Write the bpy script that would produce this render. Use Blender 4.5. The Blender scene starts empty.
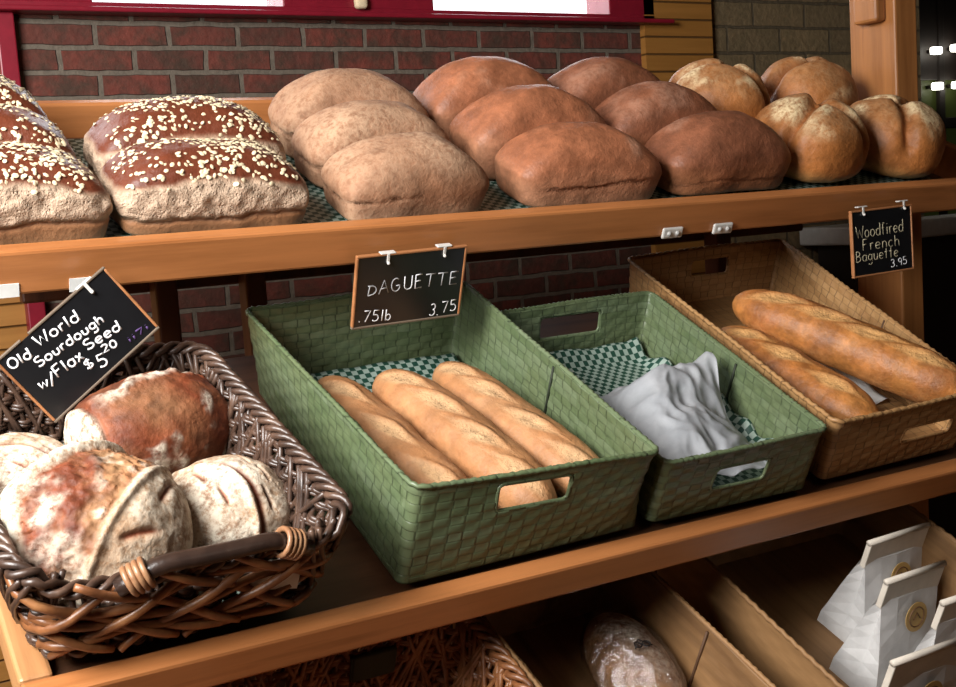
import bpy, bmesh, math, random
from mathutils import Vector, Matrix, noise
random.seed(7)
C = bpy.context.scene.collection
PI = math.pi
EYE = 1.45
TILT = .3927
CT, ST = math.cos(TILT), math.sin(TILT)
TIERS = {'upper': (1.48, -.0062 + EYE), 'middle': (1.1749, -.4164 + EYE), 'lower': (.88, -.80 + EYE)}

# ------------------------------------------------------------------ helpers
def tier(t, x=0, s=0, n=0, rz=0, rx=0, ry=0):
    """Frame on a tilted shelf: x along it, s up the slope, n off its surface."""
    y, z = TIERS[t]
    return (Matrix.Translation((x, y + s*CT - n*ST, z + s*ST + n*CT)) @ Matrix.Rotation(TILT, 4, 'X')
            @ Matrix.Rotation(rz, 4, 'Z') @ Matrix.Rotation(rx, 4, 'X') @ Matrix.Rotation(ry, 4, 'Y'))

def link_mesh(name, me, mat, parent=None, M=None, smooth=True):
    o = bpy.data.objects.new(name, me)
    C.objects.link(o)
    if mat: me.materials.append(mat)
    if smooth:
        me.polygons.foreach_set('use_smooth', [True]*len(me.polygons))
    if parent: o.parent = parent
    if M is not None: o.matrix_local = M
    return o

def obj(name, bm, mat, parent=None, M=None, smooth=True, recalc=True):
    if recalc: bmesh.ops.recalc_face_normals(bm, faces=bm.faces)
    me = bpy.data.meshes.new(name); bm.to_mesh(me); bm.free()
    return link_mesh(name, me, mat, parent, M, smooth)

def tag(o, label=None, cat=None, group=None, kind=None):
    if label: o['label'] = label
    if cat: o['category'] = cat
    if group: o['group'] = group
    if kind: o['kind'] = kind
    return o

def thing(name, label, cat, M=None, group=None):
    o = bpy.data.objects.new(name, None); C.objects.link(o)
    o.empty_display_size = .05
    if M is not None: o.matrix_world = M
    return tag(o, label, cat, group)

def box(bm, lo, hi, M=None, bevel=0, seg=2):
    r = bmesh.ops.create_cube(bm, size=1)
    vs = r['verts']
    c = [(a+b)/2 for a, b in zip(lo, hi)]; d = [b-a for a, b in zip(lo, hi)]
    for v in vs: v.co = Vector((c[0]+v.co.x*d[0], c[1]+v.co.y*d[1], c[2]+v.co.z*d[2]))
    if bevel:
        es = list({e for v in vs for e in v.link_edges})
        rr = bmesh.ops.bevel(bm, geom=es, offset=bevel, segments=seg, affect='EDGES', profile=.5)
        vs = list({v for f in rr['faces'] for v in f.verts} | {v for v in vs if v.is_valid})
    if M is not None:
        for v in vs: v.co = M @ v.co
    return bm

def tube(bm, pts, rad, sides=6, closed=False, flat=1.0, upv=None):
    pts = [Vector(p) for p in pts]; n = len(pts)
    rings = []; ref = Vector(upv) if upv else None
    for i, p in enumerate(pts):
        if closed: t = pts[(i+1) % n] - pts[i-1]
        else: t = pts[min(i+1, n-1)] - pts[max(i-1, 0)]
        t.normalize()
        if ref is None:
            ref = Vector((0, 0, 1)) if abs(t.z) < .9 else Vector((1, 0, 0))
        a = ref - t*ref.dot(t)
        if a.length < 1e-5: a = t.orthogonal()
        a.normalize(); b = t.cross(a)
        if not upv: ref = a
        r = rad(i/(n-1)) if callable(rad) else rad
        rings.append([bm.verts.new(p + a*(r*flat*math.cos(2*PI*k/sides)) + b*(r*math.sin(2*PI*k/sides))) for k in range(sides)])
    m = n if closed else n-1
    for i in range(m):
        A, B = rings[i], rings[(i+1) % n]
        for k in range(sides):
            bm.faces.new((A[k], A[(k+1) % sides], B[(k+1) % sides], B[k]))
    if not closed:
        bm.faces.new(rings[0]); bm.faces.new(rings[-1])
    return bm

def fbm(p, o=4):
    return noise.fractal(Vector(p), 1.0, 2.0, o)
def sstep(a, b, x):
    t = max(0, min(1, (x-a)/(b-a))); return t*t*(3-2*t)
def lerp(a, b, t): return a+(b-a)*t

# ------------------------------------------------------------------ materials
def srgb(r, g, b):
    f = lambda c: c/12.92 if c <= .04045 else ((c+.055)/1.055)**2.4
    return (f(r/255), f(g/255), f(b/255), 1)

class NT:
    def __init__(s, name):
        s.m = bpy.data.materials.new(name); s.m.use_nodes = True
        s.t = s.m.node_tree; s.N = s.t.nodes; s.L = s.t.links
        s.b = s.N['Principled BSDF']
    def n(s, typ, **kw):
        o = s.N.new(typ)
        for k, v in kw.items():
            if k in o.inputs: 
                if hasattr(v, 'is_linked') or isinstance(v, bpy.types.NodeSocket): s.L.new(v, o.inputs[k])
                else: o.inputs[k].default_value = v
            else: setattr(o, k, v)
        return o
    def link(s, a, b): s.L.new(a, b)
    def coord(s, k='Object'): return s.n('ShaderNodeTexCoord').outputs[k]
    def mapping(s, vec, scale=(1, 1, 1), rot=(0, 0, 0)):
        o = s.n('ShaderNodeMapping'); s.link(vec, o.inputs['Vector'])
        o.inputs['Scale'].default_value = scale; o.inputs['Rotation'].default_value = rot
        return o.outputs[0]
    def noise(s, vec, scale, detail=4, rough=.55):
        o = s.n('ShaderNodeTexNoise'); s.link(vec, o.inputs['Vector'])
        o.inputs['Scale'].default_value = scale; o.inputs['Detail'].default_value = detail; o.inputs['Roughness'].default_value = rough
        return o.outputs['Fac']
    def ramp(s, fac, stops, interp='LINEAR'):
        o = s.n('ShaderNodeValToRGB'); s.link(fac, o.inputs[0]); e = o.color_ramp.elements
        o.color_ramp.interpolation = interp
        while len(e) < len(stops): e.new(.5)
        for k, (p, c) in enumerate(stops): e[k].position = p; e[k].color = c
        return o.outputs[0]
    def mix(s, fac, a, b, mode='MIX'):
        o = s.n('ShaderNodeMix', data_type='RGBA', blend_type=mode)
        for sock, v in ((o.inputs[0], fac), (o.inputs[6], a), (o.inputs[7], b)):
            if isinstance(v, bpy.types.NodeSocket): s.link(v, sock)
            else: sock.default_value = v
        return o.outputs[2]
    def math(s, op, a, b=0.0, c=None):
        o = s.n('ShaderNodeMath', operation=op)
        for k, v in enumerate((a, b) if c is None else (a, b, c)):
            if isinstance(v, bpy.types.NodeSocket): s.link(v, o.inputs[k])
            else: o.inputs[k].default_value = v
        return o.outputs[0]
    def bump(s, h, strength=.5, dist=.002, prev=None):
        o = s.n('ShaderNodeBump'); s.link(h, o.inputs['Height'])
        o.inputs['Strength'].default_value = strength; o.inputs['Distance'].default_value = dist
        if prev: s.link(prev, o.inputs['Normal'])
        return o.outputs[0]
    def out(s, col=None, rough=None, normal=None, **kw):
        for k, v in (('Base Color', col), ('Roughness', rough), ('Normal', normal)):
            if v is None: continue
            if isinstance(v, bpy.types.NodeSocket): s.link(v, s.b.inputs[k])
            else: s.b.inputs[k].default_value = v
        for k, v in kw.items(): s.b.inputs[k].default_value = v
        return s.m

def g(v): return (v, v, v, 1)
def scale_col(c, k): return (c[0]*k, c[1]*k, c[2]*k, 1)

def plain(name, col, rough=.6, **kw):
    t = NT(name)
    f = t.noise(t.coord(), 40, 3)
    return t.out(t.ramp(f, [(.3, scale_col(col, .88)), (.7, scale_col(col, 1.08))]), rough, **kw)

def wood(name, c1, c2, axis=0, rough=.42, sc=1.0):
    t = NT(name)
    rep = [22*sc]*3; rep[axis] = 1.6*sc
    rnd = t.n('ShaderNodeObjectInfo').outputs['Random']
    v = t.n('ShaderNodeVectorMath', operation='ADD'); t.link(t.coord(), v.inputs[0])
    cb = t.n('ShaderNodeCombineXYZ'); 
    for k in range(3): t.link(t.math('MULTIPLY', rnd, 7.3), cb.inputs[k])
    t.link(cb.outputs[0], v.inputs[1])
    m = t.mapping(v.outputs[0], rep)
    a = t.noise(m, 1.2, 5, .6)
    rep2 = [120*sc]*3; rep2[axis] = 4*sc
    b = t.noise(t.mapping(v.outputs[0], rep2), 1, 3, .6)
    col = t.ramp(a, [(.28, c2), (.5, c1), (.62, scale_col(c1, 1.12)), (.78, c2)])
    col = t.mix(t.math('MULTIPLY', b, .55), col, t.mix(1, col, g(.62), 'MULTIPLY'))
    return t.out(col, rough, t.bump(b, .25, .001))

def bread_mat(name, base, crust, torn, flour_or_sheen, rough=.55, mottled=.5, torn_bump=1.0, coat=0.0):
    t = NT(name); co = t.coord()
    at = t.n('ShaderNodeVertexColor', layer_name='zone').outputs['Color']
    sp = t.n('ShaderNodeSeparateColor'); t.link(at, sp.inputs[0])
    R, G, B = sp.outputs
    big = t.noise(co, 22, 5, .6); fine = t.noise(co, 150, 4, .7); mid = t.noise(co, 60, 5, .65)
    mot = t.ramp(big, [(.32, g(1-.45*mottled)), (.7, g(1+.12*mottled))])
    speck = t.ramp(mid, [(.35, g(1-.3*mottled)), (.62, g(1.05))])
    col = t.mix(R, base, crust)
    col = t.mix(1, t.mix(1, col, mot, 'MULTIPLY'), speck, 'MULTIPLY')
    tcol = t.mix(t.ramp(mid, [(.4, g(0)), (.58, g(1))]), scale_col(torn, .74), torn)
    col = t.mix(G, col, tcol)
    fm = t.math('MULTIPLY', B, t.ramp(t.math('ADD', t.math('MULTIPLY', fine, .55), t.math('MULTIPLY', mid, .45)), [(.4, g(.15)), (.55, g(1))]))
    col = t.mix(fm, col, flour_or_sheen)
    pit = t.n('ShaderNodeTexVoronoi', feature='F1'); t.link(co, pit.inputs['Vector']); pit.inputs['Scale'].default_value = 170
    pits = t.ramp(pit.outputs['Distance'], [(0, g(0)), (.28, g(1))])
    nm = t.bump(fine, .7, .0018)
    nm = t.bump(mid, .45, .0035, nm)
    h = t.math('MULTIPLY', t.math('ADD', mid, t.math('MULTIPLY', pits, .25)), G)
    nm = t.bump(h, torn_bump, .006, nm)
    r = t.math('ADD', t.math('MULTIPLY', t.math('MAXIMUM', G, B), .3), rough)
    t.b.inputs['Subsurface Weight'].default_value = 0
    return t.out(col, r, nm, **{'Coat Weight': coat, 'Coat Roughness': .35, 'Specular IOR Level': .4})

def weave_mat(name, c1, c2, c3, rough=.5, warp=.0205, rowh=.0108, slit=.92):
    t = NT(name); uv = t.coord('UV'); co = t.coord()
    sx = t.n('ShaderNodeSeparateXYZ'); t.link(uv, sx.inputs[0])
    # uv in metres; every strip of paper its own tint, slits where strips dive under one another
    fv = t.math('MULTIPLY', sx.outputs[1], 1/rowh); row = t.math('FLOOR', fv)
    fu = t.math('ADD', t.math('MULTIPLY', sx.outputs[0], 1/warp), row); cl_ = t.math('FLOOR', fu)
    par = t.math('ABSOLUTE', t.math('MODULO', t.math('FLOOR', t.math('ADD', fu, 0)), 2))
    cb = t.n('ShaderNodeCombineXYZ'); t.link(row, cb.inputs[0]); t.link(t.math('FLOOR', t.math('MULTIPLY', sx.outputs[0], 8)), cb.inputs[1])
    wn = t.n('ShaderNodeTexWhiteNoise'); t.link(cb.outputs[0], wn.inputs[0])
    cb2 = t.n('ShaderNodeCombineXYZ'); t.link(row, cb2.inputs[0]); t.link(cl_, cb2.inputs[1])
    wn2 = t.n('ShaderNodeTexWhiteNoise'); t.link(cb2.outputs[0], wn2.inputs[0])
    vv = t.math('FRACT', fv); uu = t.math('FRACT', fu)
    ev = t.ramp(t.math('ABSOLUTE', t.math('SUBTRACT', vv, .5)), [(.40, g(0)), (.48, g(1))])
    eu = t.ramp(t.math('ABSOLUTE', t.math('SUBTRACT', uu, .5)), [(.36, g(0)), (.47, g(1))])
    sl = t.math('MULTIPLY', t.math('MAXIMUM', t.math('MULTIPLY', eu, par), t.math('MULTIPLY', ev, .55)), t.math('ADD', .35, t.math('MULTIPLY', wn2.outputs['Value'], .65)))
    fib = t.noise(t.mapping(uv, (60, 900, 1)), 1, 3)
    cl = t.noise(co, 14, 4)
    col = t.mix(wn.outputs['Value'], c1, c2)
    col = t.mix(t.ramp(cl, [(.4, g(0)), (.65, g(.8))]), col, c3)
    col = t.mix(t.math('MULTIPLY', fib, .5), col, t.mix(1, col, g(.55), 'MULTIPLY'))
    col = t.mix(t.math('MULTIPLY', sl, slit), col, scale_col(c2, .22))
    h = t.math('SUBTRACT', t.math('MULTIPLY', fib, .05), sl)
    return t.out(col, rough, t.bump(h, .5, .0012), **{'Specular IOR Level': .5})

def cane_mat(name, c1, c2, c3, rough=.38):
    t = NT(name); co = t.coord()
    a = t.noise(co, 30, 3); b = t.noise(co, 220, 3)
    col = t.ramp(a, [(.3, c1), (.52, c2), (.72, c3)])
    col = t.mix(t.math('MULTIPLY', b, .6), col, t.mix(1, col, g(.5), 'MULTIPLY'))
    return t.out(col, rough, t.bump(b, .3, .001), **{'Specular IOR Level': .6})

def checker_mat(name, c1, c2, cell):
    t = NT(name)
    ck = t.n('ShaderNodeTexChecker'); t.link(t.coord('UV'), ck.inputs['Vector'])
    ck.inputs['Scale'].default_value = 1/cell
    ck.inputs['Color1'].default_value = c1; ck.inputs['Color2'].default_value = c2
    return t.out(ck.outputs[0], .5)

def brick_mat(name, c1, c2, c3, mortar, bw, bh, off=(0, 0, 0), ms=.006, dirt=.6):
    t = NT(name)
    mp = t.n('ShaderNodeMapping'); t.link(t.coord(), mp.inputs[0])
    mp.inputs['Rotation'].default_value = (-PI/2, 0, 0); mp.inputs['Location'].default_value = off
    # x stays, z becomes the texture's y
    b = t.n('ShaderNodeTexBrick'); 
    dist = t.n('ShaderNodeVectorMath', operation='ADD'); t.link(mp.outputs[0], dist.inputs[0])
    nz = t.n('ShaderNodeTexNoise'); t.link(mp.outputs[0], nz.inputs['Vector']); nz.inputs['Scale'].default_value = 18; nz.inputs['Detail'].default_value = 3
    sc_ = t.n('ShaderNodeVectorMath', operation='SCALE'); t.link(nz.outputs['Color'], sc_.inputs[0]); sc_.inputs['Scale'].default_value = .008
    t.link(sc_.outputs[0], dist.inputs[1])
    t.link(dist.outputs[0], b.inputs['Vector'])
    b.inputs['Scale'].default_value = 1; b.inputs['Brick Width'].default_value = bw; b.inputs['Row Height'].default_value = bh
    b.inputs['Mortar Size'].default_value = ms; b.inputs['Mortar Smooth'].default_value = .3; b.inputs['Bias'].default_value = 0
    b.inputs['Color1'].default_value = c1; b.inputs['Color2'].default_value = c2; b.inputs['Mortar'].default_value = mortar
    f = t.noise(t.coord(), 14, 5, .65); f2 = t.noise(t.coord(), 60, 4)
    col = t.mix(t.ramp(f, [(.42, g(0)), (.62, g(dirt))]), b.outputs[0], c3)
    col = t.mix(b.outputs['Fac'], col, mortar)
    col = t.mix(.5, col, t.mix(1, col, t.ramp(f2, [(.3, g(.5)), (.7, g(1.2))]), 'MULTIPLY'))
    h = t.math('SUBTRACT', t.math('MULTIPLY', f2, .4), b.outputs['Fac'])
    return t.out(col, .85, t.bump(h, .8, .012))

def siding_mat(name, c1, c2, pitch):
    t = NT(name); co = t.coord()
    sx = t.n('ShaderNodeSeparateXYZ'); t.link(co, sx.inputs[0])
    fr = t.math('FRACT', t.math('MULTIPLY', sx.outputs[2], 1/pitch))
    groove = t.ramp(fr, [(0, g(0)), (.07, g(1)), (.93, g(1)), (1, g(0))])
    gr = t.noise(t.mapping(co, (2, 2, 40)), 1.5, 4)
    col = t.ramp(gr, [(.35, c1), (.65, c2)])
    col = t.mix(groove, scale_col(c1, .25), col)
    return t.out(col, .5, t.bump(groove, .8, .006))

M_ = {}
M_['rail'] = wood('honey_fir', srgb(184, 118, 68), srgb(146, 88, 46), 0, .38)
M_['post'] = wood('post_fir', srgb(178, 118, 66), srgb(140, 86, 44), 2, .42)
M_['side'] = wood('pale_fir', srgb(190, 140, 92), srgb(150, 100, 60), 1, .42)
M_['deck'] = wood('deck_board', srgb(104, 66, 40), srgb(66, 40, 24), 0, .55)
M_['slat'] = wood('dark_slat', srgb(98, 56, 34), srgb(70, 38, 22), 2, .5)
M_['crate'] = wood('crate_veneer', srgb(150, 112, 72), srgb(112, 80, 48), 1, .6)
M_['oat_loaf'] = bread_mat('oat_loaf_crust', srgb(158, 112, 78), srgb(106, 52, 32), srgb(186, 156, 130), srgb(204, 180, 156), .42, .5, 1.2, .1)
M_['wheat_loaf'] = bread_mat('wheat_loaf_crust', srgb(162, 114, 82), srgb(168, 120, 90), srgb(118, 84, 58), srgb(192, 156, 126), .6, .75, 1.0)
M_['brown_loaf'] = bread_mat('brown_loaf_crust', srgb(194, 136, 102), srgb(178, 112, 78), srgb(150, 100, 70), srgb(216, 180, 154), .48, .85, .8, .03)
M_['dark_loaf'] = bread_mat('dark_loaf_crust', srgb(172, 112, 76), srgb(154, 96, 68), srgb(124, 80, 52), srgb(192, 150, 126), .5, .85, .8, .03)
M_['bun'] = bread_mat('bun_crust', srgb(198, 140, 82), srgb(176, 108, 54), srgb(150, 88, 44), srgb(232, 208, 164), .48, .75, .8, .05)
M_['baguette'] = bread_mat('baguette_crust', srgb(190, 138, 94), srgb(176, 116, 70), srgb(206, 166, 122), srgb(208, 176, 138), .5, .5, .9)
M_['french'] = bread_mat('french_baguette_crust', srgb(204, 136, 72), srgb(166, 92, 42), srgb(220, 168, 106), srgb(216, 176, 122), .45, .95, .9, .05)
M_['sourdough'] = bread_mat('sourdough_crust', srgb(186, 140, 98), srgb(128, 62, 34), srgb(178, 112, 68), srgb(232, 222, 202), .6, 1.1, 1.3)
M_['oats'] = plain('oat_flakes', srgb(226, 206, 170), .7)
M_['green'] = weave_mat('green_paper_weave', srgb(116, 130, 100), srgb(90, 106, 72), srgb(106, 118, 84), .36)
M_['tan'] = weave_mat('tan_paper_weave', srgb(190, 148, 98), srgb(160, 118, 74), srgb(178, 134, 86), .5)
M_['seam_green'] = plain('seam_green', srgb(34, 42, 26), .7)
M_['seam_tan'] = plain('seam_tan', srgb(88, 60, 38), .7)
M_['wicker'] = cane_mat('dark_wicker', srgb(58, 42, 34), srgb(84, 62, 50), srgb(112, 86, 70))
M_['cane'] = cane_mat('brown_cane', srgb(108, 66, 40), srgb(148, 94, 56), srgb(180, 124, 78))
M_['cane_pale'] = cane_mat('wrapped_cane', srgb(128, 88, 60), srgb(160, 114, 80), srgb(186, 142, 104))
M_['handle'] = cane_mat('handle_black', srgb(36, 26, 22), srgb(48, 34, 28), srgb(62, 46, 38), .3)
M_['check'] = checker_mat('green_check_paper', srgb(30, 68, 56), srgb(150, 166, 156), .0092)
M_['slate'] = plain('chalkboard_black', srgb(24, 24, 26), .28)
M_['chalk'] = plain('chalk_white', srgb(238, 238, 240), .9)
M_['chalk_grey'] = plain('chalk_grey', srgb(186, 186, 188), .9)
M_['chalk_dim'] = plain('chalk_dusty', srgb(190, 180, 150), .9)
M_['chalk_purple'] = plain('chalk_purple', srgb(84, 60, 110), .9)
M_['sign_wood'] = wood('sign_edging', srgb(176, 118, 76), srgb(130, 82, 50), 0, .4)
M_['sign_grey'] = wood('sign_edging_worn', srgb(120, 104, 88), srgb(90, 76, 62), 0, .5)
M_['label'] = plain('white_label', srgb(232, 232, 228), .5)
M_['clear'] = plain('clear_clip', srgb(214, 210, 204), .25)
M_['red'] = plain('red_paint', srgb(128, 22, 40), .4)
M_['yellow'] = siding_mat('yellow_siding', srgb(150, 102, 46), srgb(164, 114, 54), .044)
M_['brick'] = brick_mat('red_brick', srgb(112, 52, 40), srgb(84, 44, 34), srgb(60, 46, 34), srgb(104, 94, 82), .148, .0495, (.0, .012, 0), .006, .85)
M_['tanbrick'] = brick_mat('tan_brick', srgb(136, 114, 80), srgb(116, 98, 70), srgb(104, 90, 62), srgb(88, 76, 56), .19, .068, (.03, .02, 0), .004)
M_['plaster'] = plain('cream_plaster', srgb(112, 92, 70), .9)
M_['floor'] = wood('floor_boards', srgb(120, 84, 56), srgb(84, 56, 36), 1, .5)
M_['dark'] = plain('dark_paint', srgb(34, 26, 22), .6)
M_['grey'] = plain('grey_laminate', srgb(170, 168, 164), .5)
M_['gold'] = plain('gold_sticker', srgb(176, 142, 84), .35)
M_['brown_print'] = plain('brown_print', srgb(96, 66, 40), .6)
M_['paperbag'] = plain('white_paper_bag', srgb(204, 202, 200), .55)
M_['bagfold'] = plain('bag_fold', srgb(204, 194, 180), .55)

def wax_mat():
    t = NT('wax_paper'); co = t.coord()
    f = t.noise(co, 30, 5)
    col = t.ramp(f, [(.3, srgb(184, 187, 192)), (.7, srgb(206, 208, 212))])
    t.out(col, .4, t.bump(t.noise(co, 60, 4), .4, .004))
    tr = t.n('ShaderNodeBsdfTranslucent'); t.link(col, tr.inputs[0])
    tp = t.n('ShaderNodeBsdfTransparent')
    m1 = t.n('ShaderNodeMixShader'); m1.inputs[0].default_value = .3
    t.link(t.b.outputs[0], m1.inputs[1]); t.link(tr.outputs[0], m1.inputs[2])
    m2 = t.n('ShaderNodeMixShader'); m2.inputs[0].default_value = .22
    t.link(m1.outputs[0], m2.inputs[1]); t.link(tp.outputs[0], m2.inputs[2])
    t.link(m2.outputs[0], t.N['Material Output'].inputs[0])
    return t.m
M_['wax'] = wax_mat()
def film_mat(name, gl=.35, col=(1, 1, 1, 1), r=.12):
    t = NT(name); co = t.coord()
    gs = t.n('ShaderNodeBsdfGlossy'); gs.inputs['Roughness'].default_value = r; gs.inputs['Color'].default_value = (.9, .9, .95, 1)
    t.link(t.bump(t.noise(co, 45, 5, .7), 1, .008), gs.inputs['Normal'])
    tp = t.n('ShaderNodeBsdfTransparent'); tp.inputs[0].default_value = col
    m = t.n('ShaderNodeMixShader'); m.inputs[0].default_value = gl
    t.link(tp.outputs[0], m.inputs[1]); t.link(gs.outputs[0], m.inputs[2])
    t.link(m.outputs[0], t.N['Material Output'].inputs[0])
    return t.m
M_['film'] = film_mat('clear_wrap', .3)
M_['glass'] = film_mat('window_glass', .05, (1, 1, 1, 1), .02)
def emit(name, col, k):
    t = NT(name); return t.out(col, .5, **{'Emission Color': col, 'Emission Strength': k})
M_['lamp'] = emit('lamp_glow', (1, .95, .82, 1), 9)
M_['greenlit'] = emit('daylit_glass', srgb(58, 66, 26), .12)  # faint green emission stands in for daylight behind the panes

# ------------------------------------------------------------------ writing
ARC = lambda cx, cy, rx, ry, a0, a1, n=9: [(cx+rx*math.cos(math.radians(lerp(a0, a1, i/n))), cy+ry*math.sin(math.radians(lerp(a0, a1, i/n)))) for i in range(n+1)]
GL = {  # strokes of each hand-drawn letter: (width, [polylines]) on a cap height of 1
 'O': (.75, [ARC(.37, .5, .36, .5, 90, 450, 16)]), 'l': (.18, [[(.09, 1), (.09, 0)]]),
 'd': (.6, [ARC(.27, .3, .26, .3, 20, 380, 12), [(.53, 1.05), (.55, 0)]]),
 'W': (.95, [[(0, 1), (.22, 0), (.46, .7), (.7, 0), (.95, 1)]]), 'o': (.55, [ARC(.27, .3, .26, .3, 90, 450, 12)]),
 'r': (.4, [[(.06, .6), (.08, 0)], ARC(.26, .3, .18, .3, 170, 50, 6)]),
 'S': (.65, [ARC(.32, .74, .28, .25, 40, 270, 9) + ARC(.32, .25, .3, .25, 90, -150, 9)]),
 'u': (.55, [[(.05, .6), (.06, .22)] + ARC(.27, .2, .21, .2, 180, 360, 7) + [(.48, .6), (.52, 0)]]),
 'g': (.55, [ARC(.27, .32, .24, .28, 20, 380, 12), [(.5, .6), (.5, -.2)] + ARC(.27, -.2, .23, .2, 0, -150, 7)]),
 'h': (.55, [[(.06, 1), (.06, 0)], [(.06, .3)] + ARC(.28, .36, .2, .24, 170, 0, 7) + [(.5, 0)]]),
 'w': (.7, [[(0, .6), (.16, 0), (.34, .5), (.52, 0), (.7, .6)]]), '/': (.4, [[(.36, 1.1), (0, -.2)]]),
 'F': (.6, [[(.06, 1), (.04, 0)], [(.06, 1), (.58, 1.02)], [(.06, .52), (.45, .55)]]),
 'a': (.55, [ARC(.27, .3, .25, .3, 20, 380, 12), [(.5, .6), (.53, 0)]]),
 'x': (.5, [[(.02, .58), (.48, 0)], [(.46, .6), (.02, 0)]]),
 'e': (.55, [[(.04, .3), (.5, .34)] + ARC(.28, .3, .25, .3, 10, 320, 12)]),
 '$': (.6, [ARC(.3, .68, .25, .2, 40, 270, 8) + ARC(.3, .28, .27, .2, 90, -150, 8), [(.32, 1.05), (.28, -.08)]]),
 '5': (.55, [[(.5, 1), (.1, 1), (.08, .58)] + ARC(.25, .32, .27, .3, 110, -140, 10)]),
 '2': (.55, [ARC(.26, .74, .24, .25, 160, -30, 8) + [(.04, .02), (.52, .04)]]),
 '0': (.55, [ARC(.27, .5, .25, .5, 90, 450, 14)]), '.': (.2, [[(.08, 0), (.1, .06)]]),
 'D': (.7, [[(.16, .7), (.02, 0)], [(.02, .74), (.2, .72)] + ARC(.25, .38, .42, .34, 80, -80, 10) + [(.02, .02)]]),
 'A': (.75, [[(0, 0), (.38, 1), (.72, 0)], [(.12, .38), (.6, .4)]]),
 'G': (.75, [ARC(.38, .5, .34, .5, 50, 330, 12) + [(.68, .45), (.4, .44)]]),
 'U': (.7, [[(.05, 1), (.06, .3)] + ARC(.35, .28, .29, .28, 180, 360, 8) + [(.65, 1)]]),
 'E': (.6, [[(.06, 1), (.05, 0), (.56, .03)], [(.06, 1), (.58, 1)], [(.06, .52), (.46, .54)]]),
 'T': (.7, [[(0, .98), (.7, 1)], [(.36, 1), (.32, 0)]]), 't': (.45, [[(.22, .95), (.2, 0)], [(.02, .62), (.42, .66)]]),
 'I': (.35, [[(.2, .85), (.14, 0)]]),
 '7': (.55, [[(.02, .98), (.52, 1), (.2, 0)]]), '3': (.55, [ARC(.24, .75, .24, .24, 140, -80, 8) + ARC(.22, .27, .28, .27, 80, -140, 8)]),
 'b': (.55, [[(.06, 1), (.06, 0)], ARC(.28, .28, .22, .27, 170, -170, 10)]),
 'f': (.42, [ARC(.28, .82, .14, .18, 40, 180, 5) + [(.14, 0)], [(0, .55), (.34, .58)]]),
 'i': (.18, [[(.09, .6), (.09, 0)], [(.09, .85), (.09, .9)]]), 'n': (.52, [[(.05, .6), (.06, 0)], [(.06, .3)] + ARC(.27, .34, .2, .26, 170, 0, 7) + [(.48, 0)]]),
 'c': (.48, [ARC(.26, .3, .24, .3, 40, 320, 9)]), 'B': (.65, [[(.05, 1), (.05, 0)], [(.05, 1)] + ARC(.2, .76, .3, .23, 80, -90, 8), [(.05, .52)] + ARC(.2, .26, .38, .26, 80, -90, 8) + [(.05, 0)]]),
 'q': (.55, [ARC(.27, .32, .24, .28, 20, 380, 12), [(.5, .6), (.52, -.35)]]),
 '9': (.5, [ARC(.25, .7, .22, .26, 0, 360, 10), [(.47, .7), (.42, 0)]]), ' ': (.45, []),
}
def write(bm, text, p0, p1, h, r, z):
    """Chalk strokes between two baseline points (right, down) on a board."""
    tot = sum(GL[c][0] for c in text) + .18*(len(text)-1)
    d = Vector((p1[0]-p0[0], -(p1[1]-p0[1]))); L = d.length; d.normalize(); up = Vector((-d.y, d.x))
    k = L/tot; x = 0
    for c in text:
        w, st = GL[c]
        for pl in st:
            pts = [(p0[0] + d.x*(x+q[0])*k + up.x*q[1]*h, -p0[1] + d.y*(x+q[0])*k + up.y*q[1]*h, z) for q in pl]
            tube(bm, pts, r, 6, False, .35, (0, 0, 1))
        x += w + .18
# ------------------------------------------------------------------ room
def structure(name, lo, hi, mat, bevel=0):
    bm = bmesh.new(); box(bm, lo, hi, None, bevel)
    o = obj(name, bm, mat, smooth=False); o['kind'] = 'structure'; return o
def zr(v): return v + EYE
XL, XR, YF, YB, YD = -.95, 5.7, -2.6, 2.5, 3.85
structure('floor', (XL-.1, YF-.1, -.1), (XR+.1, YD+.1, 0), M_['floor'])
structure('ceiling', (XL-.1, YF-.1, 2.7), (XR+.1, YD+.1, 2.8), M_['plaster'])
structure('wall_front', (XL-.1, YF-.1, 0), (XR+.1, YF, 2.7), M_['plaster'])
structure('wall_right', (XR, YF, 0), (XR+.1, YD, 2.7), M_['dark'])
structure('wall_far', (3.0, YD, 0), (XR, YD+.1, 2.7), M_['dark'])
structure('wall_passage', (2.92, YB+.1, 0), (3.0, YD+.1, 2.7), M_['dark'])
WZ0, WZ1 = zr(.452), zr(1.0)
structure('wall_siding_left', (XL, YB, 0), (.43, YB+.1, zr(.43)), M_['yellow'])
structure('wall_siding_left_top', (XL, YB, WZ1), (.43, YB+.1, 2.7), M_['yellow'])
structure('wall_back', (.43, YB, 0), (1.955, YB+.1, zr(.43)), M_['brick'])
structure('wall_back_top', (.43, YB, WZ1), (1.955, YB+.1, 2.7), M_['brick'])
structure('wall_siding_right', (1.955, YB-.02, 0), (2.178, YB+.1, 2.7), M_['yellow'])
structure('wall_back_right', (2.178, YB, 0), (3.0, YB+.1, 2.7), M_['tanbrick'])
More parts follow.
